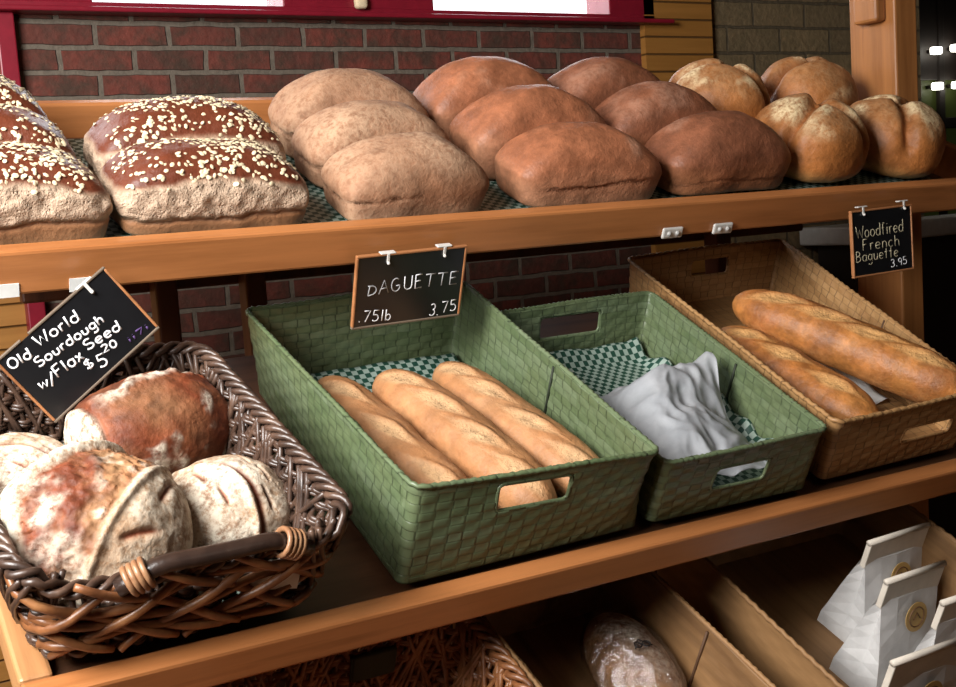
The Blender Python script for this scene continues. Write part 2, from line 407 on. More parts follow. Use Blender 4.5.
# back window in its red frame
bm = bmesh.new()
box(bm, (XL, YB-.05, zr(.428)), (2.03, YB+.1, zr(.4385)), None, .003)
box(bm, (XL, YB-.02, zr(.4385)), (1.99, YB+.1, zr(.452)), None, .002)
for x0, x1 in ((XL, -.5), (.40, .585), (.985, 1.351), (1.848, 1.99)):
    box(bm, (x0, YB-.02, zr(.45)), (x1, YB+.08, WZ1), None, .003)
box(bm, (XL, YB-.02, WZ1-.03), (1.99, YB+.1, WZ1+.03), None, .003)
w1 = obj('window_1', bm, M_['red'], smooth=False); w1['kind'] = 'structure'
for x0, x1 in ((-.5, .40), (.585, .985), (1.351, 1.848)):
    bm = bmesh.new(); box(bm, (x0, YB+.03, zr(.45)), (x1, YB+.034, WZ1-.03)); obj('pane', bm, M_['glass'], w1, smooth=False)
bm = bmesh.new(); box(bm, (1.148, YB-.04, zr(.448)), (1.178, YB-.02, zr(.475)), None, .008, 3); obj('window_latch', bm, M_['oats'], w1)
structure('trim_1', (.398, YB-.03, 0), (.432, YB+.02, zr(.428)), M_['red'], .003)
# left wall, with the shop window that lights the bread
LY0, LY1, LZ0, LZ1 = .15, 1.35, 1.65, 2.5
structure('wall_left_low', (XL-.1, YF, 0), (XL, YB, LZ0), M_['plaster'])
structure('wall_left_high', (XL-.1, YF, LZ1), (XL, YB, 2.7), M_['plaster'])
structure('wall_left_near', (XL-.1, YF, LZ0), (XL, LY0, LZ1), M_['plaster'])
structure('wall_left', (XL-.1, LY1, LZ0), (XL, YB, LZ1), M_['plaster'])
bm = bmesh.new()
for lo, hi in (((XL-.08, LY0, LZ0), (XL+.02, LY1, LZ0+.05)), ((XL-.08, LY0, LZ1-.05), (XL+.02, LY1, LZ1)), ((XL-.08, LY0, LZ0), (XL+.02, LY0+.05, LZ1)),
               ((XL-.08, LY1-.05, LZ0), (XL+.02, LY1, LZ1))): box(bm, lo, hi)
w2 = obj('window_2', bm, M_['red'], smooth=False); w2['kind'] = 'structure'
# dark passage beyond: a glazed door with lamps
bm = bmesh.new()
xs = [(4.47, 4.54), (4.66, 4.70), (4.80, 4.84), (4.97, 5.02)]
for a, b in xs: box(bm, (a, YD-.07, 0), (b, YD-.02, 2.4), None, .004)
for z0, z1 in ((0, .3), (1.66, 1.71), (1.88, 2.4)): box(bm, (4.47, YD-.065, z0), (5.02, YD-.025, z1), None, .004)
dr = obj('door_1', bm, M_['dark'], smooth=False); dr['kind'] = 'structure'
for k, (a, b) in enumerate(((4.54, 4.66), (4.70, 4.80), (4.84, 4.97))):
    bm = bmesh.new(); box(bm, (a, YD-.05, .3), (b, YD-.045, 2.3)); obj('pane', bm, M_['greenlit'], dr, smooth=False)
for k, (x, zz, lab) in enumerate(((4.60, .556, 'upper left lit lamp of the four in the dark passage'), (4.735, .568, 'upper right lit lamp of the four in the dark passage'),
                             (4.603, .398, 'lower left lit lamp of the four in the dark passage'), (4.738, .402, 'lower right lit lamp of the four in the dark passage'))):
    t = thing('wall_lamp', lab, 'lamp', Matrix.Translation((x, YD-.1, zr(zz))), 'lamps in the dark passage')
    bm = bmesh.new(); box(bm, (-.012, .0, -.008), (.012, .05, .008), None, .003); obj('bracket', bm, M_['dark'], t, smooth=False)
    bm = bmesh.new(); box(bm, (-.026, -.02, -.016), (.026, .01, .016), None, .006, 3); obj('lamp_shade', bm, M_['lamp'], t)
# counter standing behind the rack on the right
t = thing('counter', 'pale grey counter top behind the rack at the right edge', 'counter', Matrix.Translation((2.47, 2.3, 0)))
bm = bmesh.new(); box(bm, (0, 0, zr(-.172)), (1.6, .19, zr(-.122)), None, .006); obj('worktop', bm, M_['grey'], t, smooth=False)
bm = bmesh.new(); box(bm, (.05, .03, 0), (1.55, .17, zr(-.172)), None, .004); obj('cabinet_body', bm, M_['dark'], t, smooth=False)

# ------------------------------------------------------------------ rack
rack = thing('display_rack', 'honey coloured wooden bread rack with tilted shelves and solid front rails', 'shelf rack')
RX0, RX1 = .145, 2.05
def rk(name, t, lo, hi, mat, bevel=.004):
    c = [(a+b)/2 for a, b in zip(lo, hi)]
    bm = bmesh.new(); box(bm, [a-b for a, b in zip(lo, c)], [a-b for a, b in zip(hi, c)], None, bevel)
    M = tier(t, *c) if t else Matrix.Translation(c)
    return obj(name, bm, mat, rack, M, smooth=False)
rk('front_rail', 'upper', (RX0-.1, -.027, -.055), (RX1, 0, 0), M_['rail'])
rk('shelf_deck', 'upper', (RX0-.1, 0.0005, -.036), (1.895, .44, -.020), M_['deck'], .002)
rk('back_rail', 'upper', (RX0-.1, .4405, -.03), (1.895, .462, .032), M_['rail'])
rk('side_board', 'upper', (1.966, .0005, -.05), (1.99, .44, .02), M_['post'])
rk('front_rail', 'middle', (RX0, -.028, -.043), (RX1, 0, 0), M_['rail'])
rk('side_board', 'middle', (RX0, .0005, -.043), (RX0+.032, .60, 0), M_['side'])
rk('shelf_deck', 'middle', (RX0+.033, 0.0005, -.03), (1.64, .60, -.014), M_['deck'], .002)
rk('front_rail', 'lower', (RX0-.35, -.028, -.043), (RX1, 0, 0), M_['rail'])
rk('shelf_deck', 'lower', (RX0-.35, 0.0005, -.03), (1.6, .66, -.014), M_['deck'], .002)
rk('support_bar', 'middle', (RX0+.033, .015, -.075), (1.64, .05, -.032), M_['deck'], .002)
rk('post', None, (1.9, 1.64, 0), (1.962, 1.755, 2.3), M_['post'])
rk('post_block', None, (1.872, 1.66, zr(.302)), (1.8995, 1.72, zr(.45)), M_['post'], .006)
rk('rear_post', None, (.49, 1.86, 0), (.525, 1.90, zr(.13)), M_['slat'])
rk('rear_post', None, (.635, 1.86, 0), (.67, 1.90, zr(.13)), M_['slat'])
rk('rear_post', None, (1.62, 1.86, 0), (1.66, 1.90, zr(.13)), M_['slat'])
rk('rear_crossbar', None, (.3, 1.90, zr(-.1)), (1.9, 1.925, zr(-.05)), M_['slat'])
rk('front_leg', None, (RX0, .80, 0), (RX0+.03, .86, .64), M_['post'])

# ------------------------------------------------------------------ bread
def bread(name, func, mat, sub, M, label, cat, group, parts=True):
    bm = bmesh.new(); bmesh.ops.create_icosphere(bm, subdivisions=sub, radius=1)
    cols = {}
    bm.verts.index_update()
    for v in bm.verts:
        p, c = func(v.co.normalized()); v.co = p; cols[v.index] = c
    bmesh.ops.recalc_face_normals(bm, faces=bm.faces)
    me = bpy.data.meshes.new(name); bm.to_mesh(me); bm.free()
    at = me.color_attributes.new('zone', 'FLOAT_COLOR', 'POINT')
    for i in range(len(me.vertices)): at.data[i].color = (*cols[i], 1)
    o = link_mesh(name, me, mat); o.matrix_world = M
    return tag(o, label, cat, group)

def squadric(d, a, b, cu, cl, p, qu, ql):
    q, c = (qu, cu) if d.z >= 0 else (ql, cl)
    r = 1/(((abs(d.x)**p+abs(d.y)**p)**(q/p) + abs(d.z)**q)**(1/q))
    return Vector((d.x*r*a, d.y*r*b, d.z*r*c))

def pan_loaf(kind, L, W, H, seed):
    off = Vector((seed*3.1, seed*1.7, seed*2.3))
    rnd = random.Random(seed)
    lop = rnd.uniform(-.03, .03)
    zb = {'oat': .34, 'wheat': .36, 'brown': .42, 'dark': .42}[kind]*H
    pw = {'oat': 6.5, 'wheat': 5.2, 'brown': 5.0, 'dark': 4.4}[kind]
    qu = {'oat': 2.5, 'wheat': 2.4, 'brown': 2.2, 'dark': 2.1}[kind]
    dome = {'oat': .16, 'wheat': .34, 'brown': .42, 'dark': .46}[kind]
    def f(d):
        p = squadric(d, L/2, W/2, H-zb, zb, pw, qu, 11)
        z = (p.z+zb)/H
        # pan flare below the break, domed crust over it
        k = 1 - .07*sstep(.5, 0, z); p.x *= k; p.y *= k
        n1 = fbm(Vector(p)*9+off); n2 = fbm(Vector(p)*38+off)
        u = p.x/(L/2); fr = -p.y/(W/2)
        side = sstep(.35, .7, max(abs(u)*.96, abs(fr)))
        edge = z + .05*n1 + .02*n2
        nrm = Vector((p.x/(L/2)**2, p.y/(W/2)**2, (p.z)/(H-zb)**2 if p.z > 0 else 0)); nrm.normalize()
        crust = torn = flour_or_sheen = 0.0; dz = 0.0
        if kind == 'oat':
            lowln = .26 + .10*abs(u+.1)**1.5*(1 if u < 0 else .6) - .12*sstep(-.2, -.9, u)
            top = .74 - .16*u*u
            torn = sstep(lowln-.04, lowln+.05, edge)*(1-sstep(top-.05, top+.05, edge))*side
            crust = sstep(top-.06, top+.05, edge)
            dz = torn*(.0022*n2 + .003*noise.noise(p*75+off)) - .003*math.exp(-((edge-lowln)/.04)**2)*side
            flour_or_sheen = torn*.5
        elif kind == 'wheat':
            ln = .34 + .07*math.cos(u*2.2) + .06*n1 + .045*n2
            seam = math.exp(-((z-ln)/.032)**2)*side*sstep(-.55, .1, n1+.6*n2)
            torn = seam*(.6+.5*n2) 
            dz = -.004*seam + .0018*n2*seam
            flour_or_sheen = .35 + .5*n1 + .25*sstep(.5, .9, z)
            crust = .5
        elif kind == 'brown':
            ln = .32 + .06*u + .07*n1 + .05*n2
            seam = math.exp(-((z-ln)/.025)**2)*side*sstep(.95, .5, abs(u))*sstep(-.5, .1, n1+.6*n2)
            crust = sstep(.3, .7, edge + .1*n1); torn = seam*.9
            dz = -.0035*seam + .001*n2*seam
            flour_or_sheen = max(0, .35*sstep(.2, .6, n1)*sstep(.6, .9, z))  # no flour here: whitish sheen on the crown, put into the colour
        else:
            ln = .24 + .06*n1 + .04*n2
            seam = math.exp(-((z-ln)/.025)**2)*side
            crust = sstep(.25, .6, edge); torn = seam*.4
            dz = -.002*seam
            flour_or_sheen = max(0, .4*sstep(.1, .5, n1)*sstep(.6, .9, z))  # patchy paler crown
        p += nrm*(dz + .0035*n1)
        if p.z > 0: p.z *= 1.0 + dome*.25 - dome*abs(u)**2.2
        p.z += zb + lop*p.x
        if kind == 'dark': p.z += .012*(1-u*u)*sstep(.35, 0, z)*.6
        if p.z < 0: p.z = 0
        return p, (max(0, min(1, crust)), max(0, min(1, torn)), max(0, min(1, flour_or_sheen)))
    return f

def oats_on(loaf, L, W, H, count, seed, front=True):
    """Rolled oats stuck on the crown: one scatter as a part of the loaf."""
    rnd = random.Random(seed); me = loaf.data; bm = bmesh.new()
    polys = [p for p in me.polygons if p.normal.z > .42 and p.center.z > H*.66]
    wts = [p.area for p in polys]
    for p in rnd.choices(polys, wts, k=count):
        c = p.center
        dens = .5 + fbm(Vector(c)*16 + Vector((seed, 0, 0)))
        if rnd.random() > .25 + dens: continue
        if rnd.random() < sstep(.6, 1, abs(c.x)/(L/2))*.7: continue
        a = rnd.uniform(0, PI); rx = rnd.uniform(.0028, .0046); ry = rx*rnd.uniform(.6, .8)
        nrm = (p.normal + Vector((rnd.uniform(-.35, .35), rnd.uniform(-.35, .35), 0))).normalized()
        q = nrm.to_track_quat('Z', 'Y')
        jit = Vector((rnd.uniform(-.002, .002), rnd.uniform(-.002, .002), 0))
        ring = []; 
        for k in range(6):
            w = 2*PI*k/6
            l = Vector((rx*math.cos(w)*math.cos(a)-ry*math.sin(w)*math.sin(a), rx*math.cos(w)*math.sin(a)+ry*math.sin(w)*math.cos(a), 0))
            ring.append(bm.verts.new(c + jit + q @ l + nrm*.0006))
        top = bm.verts.new(c + jit + nrm*.0022)
        for k in range(6): bm.faces.new((ring[k], ring[(k+1) % 6], top))
    o = obj('oat_topping', bm, M_['oats'], loaf); o['kind'] = 'stuff'

SH = -.0185   # loaf bases: the lined deck
loaf_rows = [
 # kind, x, s, L, W, H, yaw, label
 ('oat', .226, .088, .258, .126, .098, .02, 'oat-topped brown loaf cut by the left edge of the photo, front row'),
 ('oat', .212, .214, .26, .126, .108, -.02, 'oat-topped brown loaf at the left edge, between the front and rear ones of its column'),
 ('oat', .206, .340, .265, .126, .122, .03, 'rearmost oat-topped loaf at the left edge, below the brick wall'),
 ('oat', .484, .090, .256, .128, .096, .0, 'oat-topped loaf with a wide cream torn side, front row left of the pale loaves'),
 ('oat', .497, .218, .264, .128, .110, -.02, 'oat-topped loaf behind the cream torn one, second in its pair'),
 ('wheat', .776, .088, .232, .126, .095, .0, 'pale tan wheat loaf at the front of its column with a crumbly side seam'),
 ('wheat', .784, .214, .240, .126, .108, .02, 'pale tan wheat loaf in the middle of its column of three'),
 ('wheat', .800, .338, .252, .126, .121, -.02, 'rearmost pale tan wheat loaf, against the back board'),
 ('brown', 1.075, .092, .262, .128, .106, -.02, 'glossy orange-brown loaf at the front, just right of the pale tan loaves'),
 ('brown', 1.065, .220, .262, .128, .128, .02, 'orange-brown loaf in the middle of its column, behind the glossy front one'),
 ('brown', 1.06, .350, .268, .128, .138, .0, 'rearmost orange-brown loaf under the brick wall, left of the dark one'),
 ('dark', 1.355, .092, .268, .128, .116, .03, 'dull dark brown loaf at the front, beside the round crusty loaves'),
 ('dark', 1.325, .220, .262, .128, .128, -.02, 'dark brown loaf in the middle row, partly hidden by the dull front one'),
 ('dark', 1.305, .350, .268, .128, .138, .02, 'rearmost dark brown loaf, its crown below the window sill'),
]
DH = {'oat': .006, 'wheat': .010, 'brown': .011, 'dark': .011}
for k, (kd, x, s, L, W, H, rz, lab) in enumerate(loaf_rows):
    o = bread('pan_loaf', pan_loaf(kd, L, W, H + .013 - DH[kd], k+1), M_[kd+'_loaf'], 6, tier('upper', x, s-.012, SH, rz), lab, 'bread', 'pan loaves on the upper shelf')
    if kd == 'oat': oats_on(o, L, W, H + .013 - DH[kd], 760, k)

def bun(R, H, seed, lobes):
    off = Vector((seed*2.7, seed*1.3, seed*.9)); zb = H*.42
    def f(d):
        p = squadric(d, R, R, H-zb, zb, 2.15, 2.1, 3.2)
        z = (p.z+zb)/H
        n1 = fbm(p*10+off); n2 = fbm(p*45+off)
        cre = 0
        for a in lobes:   # creases running from the crown down the sides
            w = Vector((math.cos(a), math.sin(a)))
            al = p.x*w.x+p.y*w.y; ac = -p.x*w.y+p.y*w.x + .006*n1
            if al > -.012: cre = max(cre, math.exp(-(ac/.013)**2)*sstep(.25, .75, z)*sstep(-.012, .008, al))
        p += d*(.004*n1) - Vector((d.x*.4, d.y*.4, d.z)).normalized()*.019*cre
        crown = sstep(.55, .95, z)
        base = sstep(.3, .1, z)
        lobe_n = sstep(-.1, .5, fbm(p*13+off*2))
        p.z += zb
        if p.z < 0: p.z = 0
        return p, (max(0, min(1, .9-base)), max(0, min(1, cre*.5)), max(0, min(1, (crown*1.3*lobe_n+.2*crown)*(1-cre))))
    return f
for k, (x, s, R, H, rz, lob, lab) in enumerate([
    (1.585, .118, .100, .140, .0, (-2.75, -1.0, .9), 'round crusty loaf with floury crown at the front, left of the end one'),
    (1.79, .118, .099, .136, .5, (-2.6, 1.6, -.2), 'round crusty loaf at the right end of the upper shelf, close to the post'),
    (1.535, .315, .099, .152, .9, (1.7, -.3, -1.9), 'round crusty loaf in the rear row, left one beside the dark loaves'),
    (1.765, .322, .100, .158, .2, (1.2, -.4, 2.9), 'round crusty loaf in the rear row, in front of the wooden post')]):
    bread('round_loaf', bun(R, H, k+3, lob), M_['bun'], 6, tier('upper', x, s-.01, SH, rz), lab, 'bread', 'round loaves on the upper shelf')

def baguette(L, R, seed, cuts, kind, bend=0.0, flat=.9):
    off = Vector((seed*1.9, seed*.7, seed*3.3))
    def f(d):
        # d.y is the long axis
        th = math.atan2(d.z, d.x); t = math.asin(max(-1, min(1, d.y)))/(PI/2)
        rr = R*(1-abs(t)**4.2)**.5 if abs(t) < 1 else 0
        y = t*L/2
        p = Vector((math.cos(th)*rr, y, math.sin(th)*rr*flat))
        n1 = fbm(p*14+off); n2 = fbm(p*55+off)
        torn = ridge = 0
        up = sstep(.1, .6, math.sin(th))
        for c in cuts:
            # a slash runs diagonally across the crown; long and narrow
            u = (y-c)/(L*.13); v = (p.x + .25*R + .2*(y-c))/R
            w = math.exp(-(u*u)*1.3)
            torn = max(torn, sstep(.42*w, .1*w, abs(v+.08*n1))*w*up)
            ridge = max(ridge, math.exp(-((v-.3*w)/.1)**2)*w*up)
        nr = Vector((math.cos(th), 0, math.sin(th)))
        p += nr*(.003*n1 + .0035*ridge - .005*torn + .001*n2*torn)
        p.x += bend*(1-t*t)
        p.z = max(p.z, -R*flat*.72) + R*flat*.72
        crust = max(0, min(1, .45+.9*n1 + .5*ridge))
        return p, (crust, min(1, torn*1.0), max(0, .35*n1+.15*sstep(.2, -.5, math.sin(th))))
    return f
def lay(t, a, b, n, R, seed, cuts, kind, mat, lab, grp, bend=0, slope=0):
    """Lay a long loaf between two (x, s) ends on a shelf."""
    dx, ds = b[0]-a[0], b[1]-a[1]; L = math.hypot(dx, ds)
    M = tier(t, (a[0]+b[0])/2, (a[1]+b[1])/2, n, math.atan2(ds, dx)-PI/2) @ Matrix.Rotation(slope, 4, 'X')
    return bread('baguette', baguette(L, R, seed, [c*L for c in cuts], kind, bend), mat, 6, M, lab, 'bread', grp)
lay('middle', (.750, .02), (.700, .385), .015, .0435, 1, (-.36, -.12, .12, .34), 0, M_['baguette'], 'light golden baguette in the middle of the three in the green basket', 'baguettes in the green basket', .006)
lay('middle', (.8425, .03), (.7925, .385), .015, .0425, 2, (-.36, -.1, .16, .36), 0, M_['baguette'], 'light golden baguette against the right side of the tall green basket', 'baguettes in the green basket', -.004)
lay('middle', (.657, .03), (.619, .405), .014, .038, 3, (-.3, .0, .3), 0, M_['baguette'], 'darker baguette half hidden by the left side of the green basket', 'baguettes in the green basket', .0)
lay('middle', (1.49, .022), (1.352, .405), .054, .048, 4, (-.3, -.1, .1, .3), 1, M_['french'], 'large orange-brown french baguette lying on top in the tan basket', 'baguettes in the tan basket', .004)
lay('middle', (1.335, .05), (1.30, .37), .012, .047, 5, (-.25, .05, .3), 1, M_['french'], 'orange-brown baguette lying underneath, at the left side of the tan basket', 'baguettes in the tan basket', .0)

def boule(a, b, H, seed, style):
    off = Vector((seed*2.2, seed*1.1, seed*.6)); zb = H*.4
    def f(d):
        p = squadric(d, a, b, H-zb, zb, 2.1, 2.05, 2.8)
        z = (p.z+zb)/H
        n1 = fbm(p*12+off); n2 = fbm(p*50+off); n3 = noise.noise(p*110+off)
        u, v = p.x/a, p.y/b
        crust = torn = flour_or_sheen = 0; h = .003*n1
        up = sstep(.15, .45, z)
        if style == 'big':     # wide burst between two curved ears
            l1 = -.74 + (1.05*(v+.2)**2 if v > -.2 else 0); l2 = .44 + .68*v
            inside = sstep(l1-.02, l1+.06, u+.05*n1)*(1-sstep(l2-.05, l2+.03, u+.05*n1))*up
            ear = (math.exp(-((u-l1+.06)/.06)**2) + .5*math.exp(-((u-l2-.05)/.05)**2))*up
            red = sstep(.1, -.5, u-.3*v+.6*n1)
            crust = inside*(.25+.75*red+.35*n2); torn = inside*.35*sstep(-.1, .4, n1+.5*n2)
            patch = math.exp(-(((u+.48)/.17)**2+((v+.30)/.24)**2))
            flour_or_sheen = (1-inside)*(1.0 if u < l1+.05 else .5+.6*n1) + inside*(.7*sstep(.4, .85, patch+.35*n1+.2*n2) + .35*sstep(.2, .5, fbm(p*17+off*3)) + .5*sstep(.2, .45, noise.noise(p*60+off))*(1-red))
            h += ear*.007 - inside*.004 + inside*.0022*n2 + inside*.0018*n3
            for cu, cv, ang in ((.40, -.62, .35), (.72, -.05, 1.2), (-.62, .42, .8)):
                q = Vector((u-cu, v-cv)); al = q.x*math.cos(ang)+q.y*math.sin(ang); ac = -q.x*math.sin(ang)+q.y*math.cos(ang)
                s_ = math.exp(-(ac/.03)**2)*sstep(.28, .12, abs(al)); h -= .004*s_; flour_or_sheen *= 1-s_; crust = max(crust, s_)
        elif style == 'leaf':  # long slash with small leaf cuts
            ln = .0 + .25*v
            s0 = math.exp(-((u+.35*v*v-.02)/.06)**2)*up
            crust = .25+.8*n1 + s0; flour_or_sheen = .75+.5*n1 - s0
            h -= .004*s0; h += .004*math.exp(-((u+.35*v*v+.1)/.07)**2)*up
            for cu, cv in ((.42, .25), (.40, -.2), (.68, .1), (-.45, -.2), (-.4, .35), (.1, -.6)):
                q = Vector((u-cu, v-cv)); s_ = math.exp(-((q.x-.25*q.y)/.03)**2)*sstep(.22, .1, abs(q.y)); h -= .005*s_; flour_or_sheen *= 1-s_; crust = max(crust, s_)
        else:                   # batard with a floured burst along the crown
            end = sstep(-.66, -.72, u+.05*n1)
            crust = 1.0-.5*abs(n1); top = math.exp(-((v-.15-.25*u)/.22)**2)*up
            flour_or_sheen = .8*sstep(.12, .5, fbm(p*16+off*2)*.8+.45*top-.05+.25*n2) + .7*sstep(.38, .2, z+.1*n1)*sstep(-.1, .3, n2)
            flour_or_sheen = lerp(flour_or_sheen*sstep(-.66, -.30, u), 1.0, end); torn = end*.5; h -= .003*math.exp(-((u+.66)/.03)**2)
            h += top*.004*(1+n2)
        p += d*h + d*.0012*n2
        if style == 'batard' and u < -.7: p.x = lerp(p.x, -.74*a, .75)
        p.z += zb
        if p.z < 0: p.z = 0
        cl = lambda q: max(0, min(1, q))
        return p, (cl(crust), cl(torn), cl(flour_or_sheen))
    return f
G4 = 'sourdough loaves in the dark wicker basket'
bread('sourdough_loaf', boule(.099, .098, .145, 1, 'big'), M_['sourdough'], 7, tier('middle', .241, .116, .014, -.15, .16), 'largest round sourdough with reddish burst crust, front left of the wicker basket', 'bread', G4)
bread('sourdough_loaf', boule(.074, .072, .096, 2, 'leaf'), M_['sourdough'], 7, tier('middle', .391, .138, .014, .5, .14), 'smaller floury sourdough with leaf cuts, behind the basket handle', 'bread', G4)
bread('sourdough_loaf', boule(.110, .070, .126, 3, 'batard'), M_['sourdough'], 7, tier('middle', .348, .292, .012, .22, .0), 'oval brown sourdough with a floured end, under the tilted sign', 'bread', G4)
bread('sourdough_loaf', boule(.072, .066, .085, 4, 'leaf'), M_['sourdough'], 6, tier('middle', .195, .268, .012, 1.2, .0), 'floury sourdough peeking out behind the largest round one at the left edge', 'bread', G4)

# ------------------------------------------------------------------ woven paper baskets
def round_path(cs, r, n):
    """Closed path through four (x, y) corners with rounded corners; even spacing; returns points and side index fractions."""
    cs = [Vector(c) for c in cs]; raw = []
    for i in range(4):
        a, c, b = cs[i-1], cs[i], cs[(i+1) % 4]
        p0 = c + (a-c).normalized()*r; p1 = c + (b-c).normalized()*r
        raw += [p0*(1-t)**2 + c*2*t*(1-t) + p1*t*t for t in [k/8 for k in range(9)]]
    raw.append(raw[0].copy())
    # start in the middle of corner 0 -> param by side
    acc = [0]
    for i in range(1, len(raw)): acc.append(acc[-1] + (raw[i]-raw[i-1]).length)
    T = acc[-1]; pts = []; j = 0
    for i in range(n):
        s = T*i/n
        while acc[j+1] < s: j += 1
        t = (s-acc[j])/max(1e-9, acc[j+1]-acc[j]); pts.append(raw[j].lerp(raw[j+1], t))
    return pts, T

def paper_basket(M, rim, base, h, mat, seam_mat, label, group, holes=(), warp=.02, row=.0105, seams=(), sag=.0, amp=.00055, wavy=0.0):
    """rim/base: corners front-left, front-right, back-right, back-left; holes: (corner side 'f'|'b', x0, x1, z0, z1)."""
    t = thing('woven_basket', label, 'basket', M, group)
    n = int(round(1.7/warp))*8
    R, T = round_path(rim, .016, n); Bp, _ = round_path(base, .014, n)
    m = max(6, int(round(h/row))*5)
    bm = bmesh.new(); uvl = bm.loops.layers.uv.new()
    cx = sum(c[0] for c in rim)/4; cy = sum(c[1] for c in rim)/4
    nw = int(round(T/warp/2))*2; nr = int(round(h/row))
    V = []
    for j in range(m+1):
        v = j/m; rowi = []
        for i in range(n):
            p = Bp[i].lerp(R[i], v)
            tg = (R[(i+1) % n]-R[i-1]).normalized(); nr2 = Vector((tg.y, -tg.x))
            fu = i/n*nw; fv = v*nr; jr = min(int(fv), nr-1)
            off = amp*math.tanh(2.2*math.sin(PI*fu + PI*jr))*abs(math.sin(PI*fv))**.4
            wob = .0025*noise.noise(Vector((p.x*9, p.y*9, v*2+cx*10)))
            # floppy walls: bow outward a little between corners
            bow = 0
            q = p + nr2*(off + wob*v)
            z = v*h - sag*math.sin(PI*min(1, max(0, (p.x-rim[0][0])/(rim[1][0]-rim[0][0]+1e-6))))*0*v
            z += wavy*v*noise.noise(Vector((p.x*5, p.y*5, 3)))
            rowi.append(bm.verts.new((q.x, q.y, z)))
        V.append(rowi)
    def in_hole(c):
        for sd, x0, x1, z0, z1 in holes:
            if (sd == 'f') == (c.y < cy) and x0 < c.x < x1 and z0 < c.z < z1 and abs(c.y-(rim[0][1] if sd == 'f' else rim[2][1])) < .05: return True
        return False
    for j in range(m):
        for i in range(n):
            a, b, c, d = V[j][i], V[j][(i+1) % n], V[j+1][(i+1) % n], V[j+1][i]
            if in_hole((a.co+b.co+c.co+d.co)/4): continue
            f = bm.faces.new((a, b, c, d))
            for l, (ii, jj) in zip(f.loops, ((i, j), (i+1, j), (i+1, j+1), (i, j+1))): l[uvl].uv = (ii/n*T, jj/m*h)
    o = obj('woven_wall', bm, mat, t, recalc=False)
    sm = o.modifiers.new('thick', 'SOLIDIFY'); sm.thickness = .0045; sm.offset = -1
    if (o.data.polygons[0].normal.xy.dot(Vector((o.data.polygons[0].center.x-cx, o.data.polygons[0].center.y-cy)))) < 0: sm.offset = 1
    # floor
    bm = bmesh.new(); uvl = bm.loops.layers.uv.new()
    loop = [bm.verts.new((p.x, p.y, .003)) for p in Bp[::8]]; f = bm.faces.new(loop)
    for l in f.loops: l[uvl].uv = (l.vert.co.x, l.vert.co.y)
    fl = obj('basket_floor', bm, mat, t, smooth=False); sm = fl.modifiers.new('thick', 'SOLIDIFY'); sm.thickness = .004
    # rolled rim wrapped with strip
    bm = bmesh.new()
    pts = []
    for i in range(0, n, 2):
        p = R[i]; z = h + wavy*noise.noise(Vector((p.x*5, p.y*5, 3))); tw = .0011*math.sin(i/n*T/.008*2*PI)
        pts.append((p.x, p.y, z + tw))
    tube(bm, pts, .0033, 8, True)
    uvl = bm.loops.layers.uv.new()
    for f in bm.faces:
        for l in f.loops: l[uvl].uv = (l.vert.co.x*1.1+l.vert.co.y*.7, l.vert.co.z)
    obj('rim', bm, mat, t)
    for sd, x0, x1, z0, z1 in holes:
        y0 = rim[0][1] if sd == 'f' else rim[2][1]
        k = (z0+z1)/2/h; yb = base[0][1] if sd == 'f' else base[2][1]
        def yz(x, z, sd=sd):
            a, b = (0, 1) if sd == 'f' else (3, 2)
            tt = lambda q: (x-q[a][0])/(q[b][0]-q[a][0])
            return lerp(lerp(base[a][1], base[b][1], tt(base)), lerp(rim[a][1], rim[b][1], tt(rim)), z/h)
        c = [(x0, z0), (x1, z0), (x1, z1), (x0, z1)]
        pp, _ = round_path(c, .007, 40)
        bm = bmesh.new(); tube(bm, [(p.x, yz(p.x, p.y) + (.0015 if sd == 'f' else -.0015), p.y) for p in pp], .0026, 6, True)
        uvl = bm.loops.layers.uv.new()
        for f in bm.faces:
            for l in f.loops: l[uvl].uv = (l.vert.co.x, l.vert.co.z)
        obj('handle_hole_edge', bm, mat, t)
    for side, fr in seams:   # folding crease down a long side
        a, b = (1, 2) if side == 'r' else (0, 3)
        pr = Vector(rim[a]).lerp(Vector(rim[b]), fr); pb = Vector(base[a]).lerp(Vector(base[b]), fr)
        sg = -1 if side == 'r' else 1
        bm = bmesh.new()
        tube(bm, [(lerp(pb.x, pr.x, q)+sg*.0055, lerp(pb.y, pr.y, q), lerp(.01, h-.004, q)) for q in (0, .3, .6, 1)], .0021, 6)
        obj('fold_crease', bm, seam_mat, t)
    return t

def rel(o, pts): return [(p[0]-o[0], p[1]-o[1]) for p in pts]
GB = 'green woven baskets on the middle shelf'
o1 = (.715, .24)
b1 = paper_basket(tier('middle', *o1, .001), rel(o1, [(.560, .018), (.876, -.008), (.886, .507), (.534, .488)]),
     rel(o1, [(.548, .006), (.886, .012), (.875, .49), (.552, .472)]), .12, M_['green'], M_['seam_green'],
     'tall green woven basket holding three golden baguettes', GB, [('f', -.052, .044, .072, .108)], seams=[('r', .46)], wavy=.004)
o2 = (1.04, .21)
b2 = paper_basket(tier('middle', *o2, .001), rel(o2, [(.893, -.003), (1.164, -.004), (1.199, .437), (.908, .432)]),
     rel(o2, [(.902, .012), (1.17, .008), (1.188, .424), (.92, .42)]), .1, M_['green'], M_['seam_green'],
     'shallower green woven basket with crumpled white paper inside', GB, [('f', -.055, .036, .036, .072), ('b', -.055, .06, .046, .082)], seams=[('r', .45)], wavy=.004)
o3 = (1.38, .28)
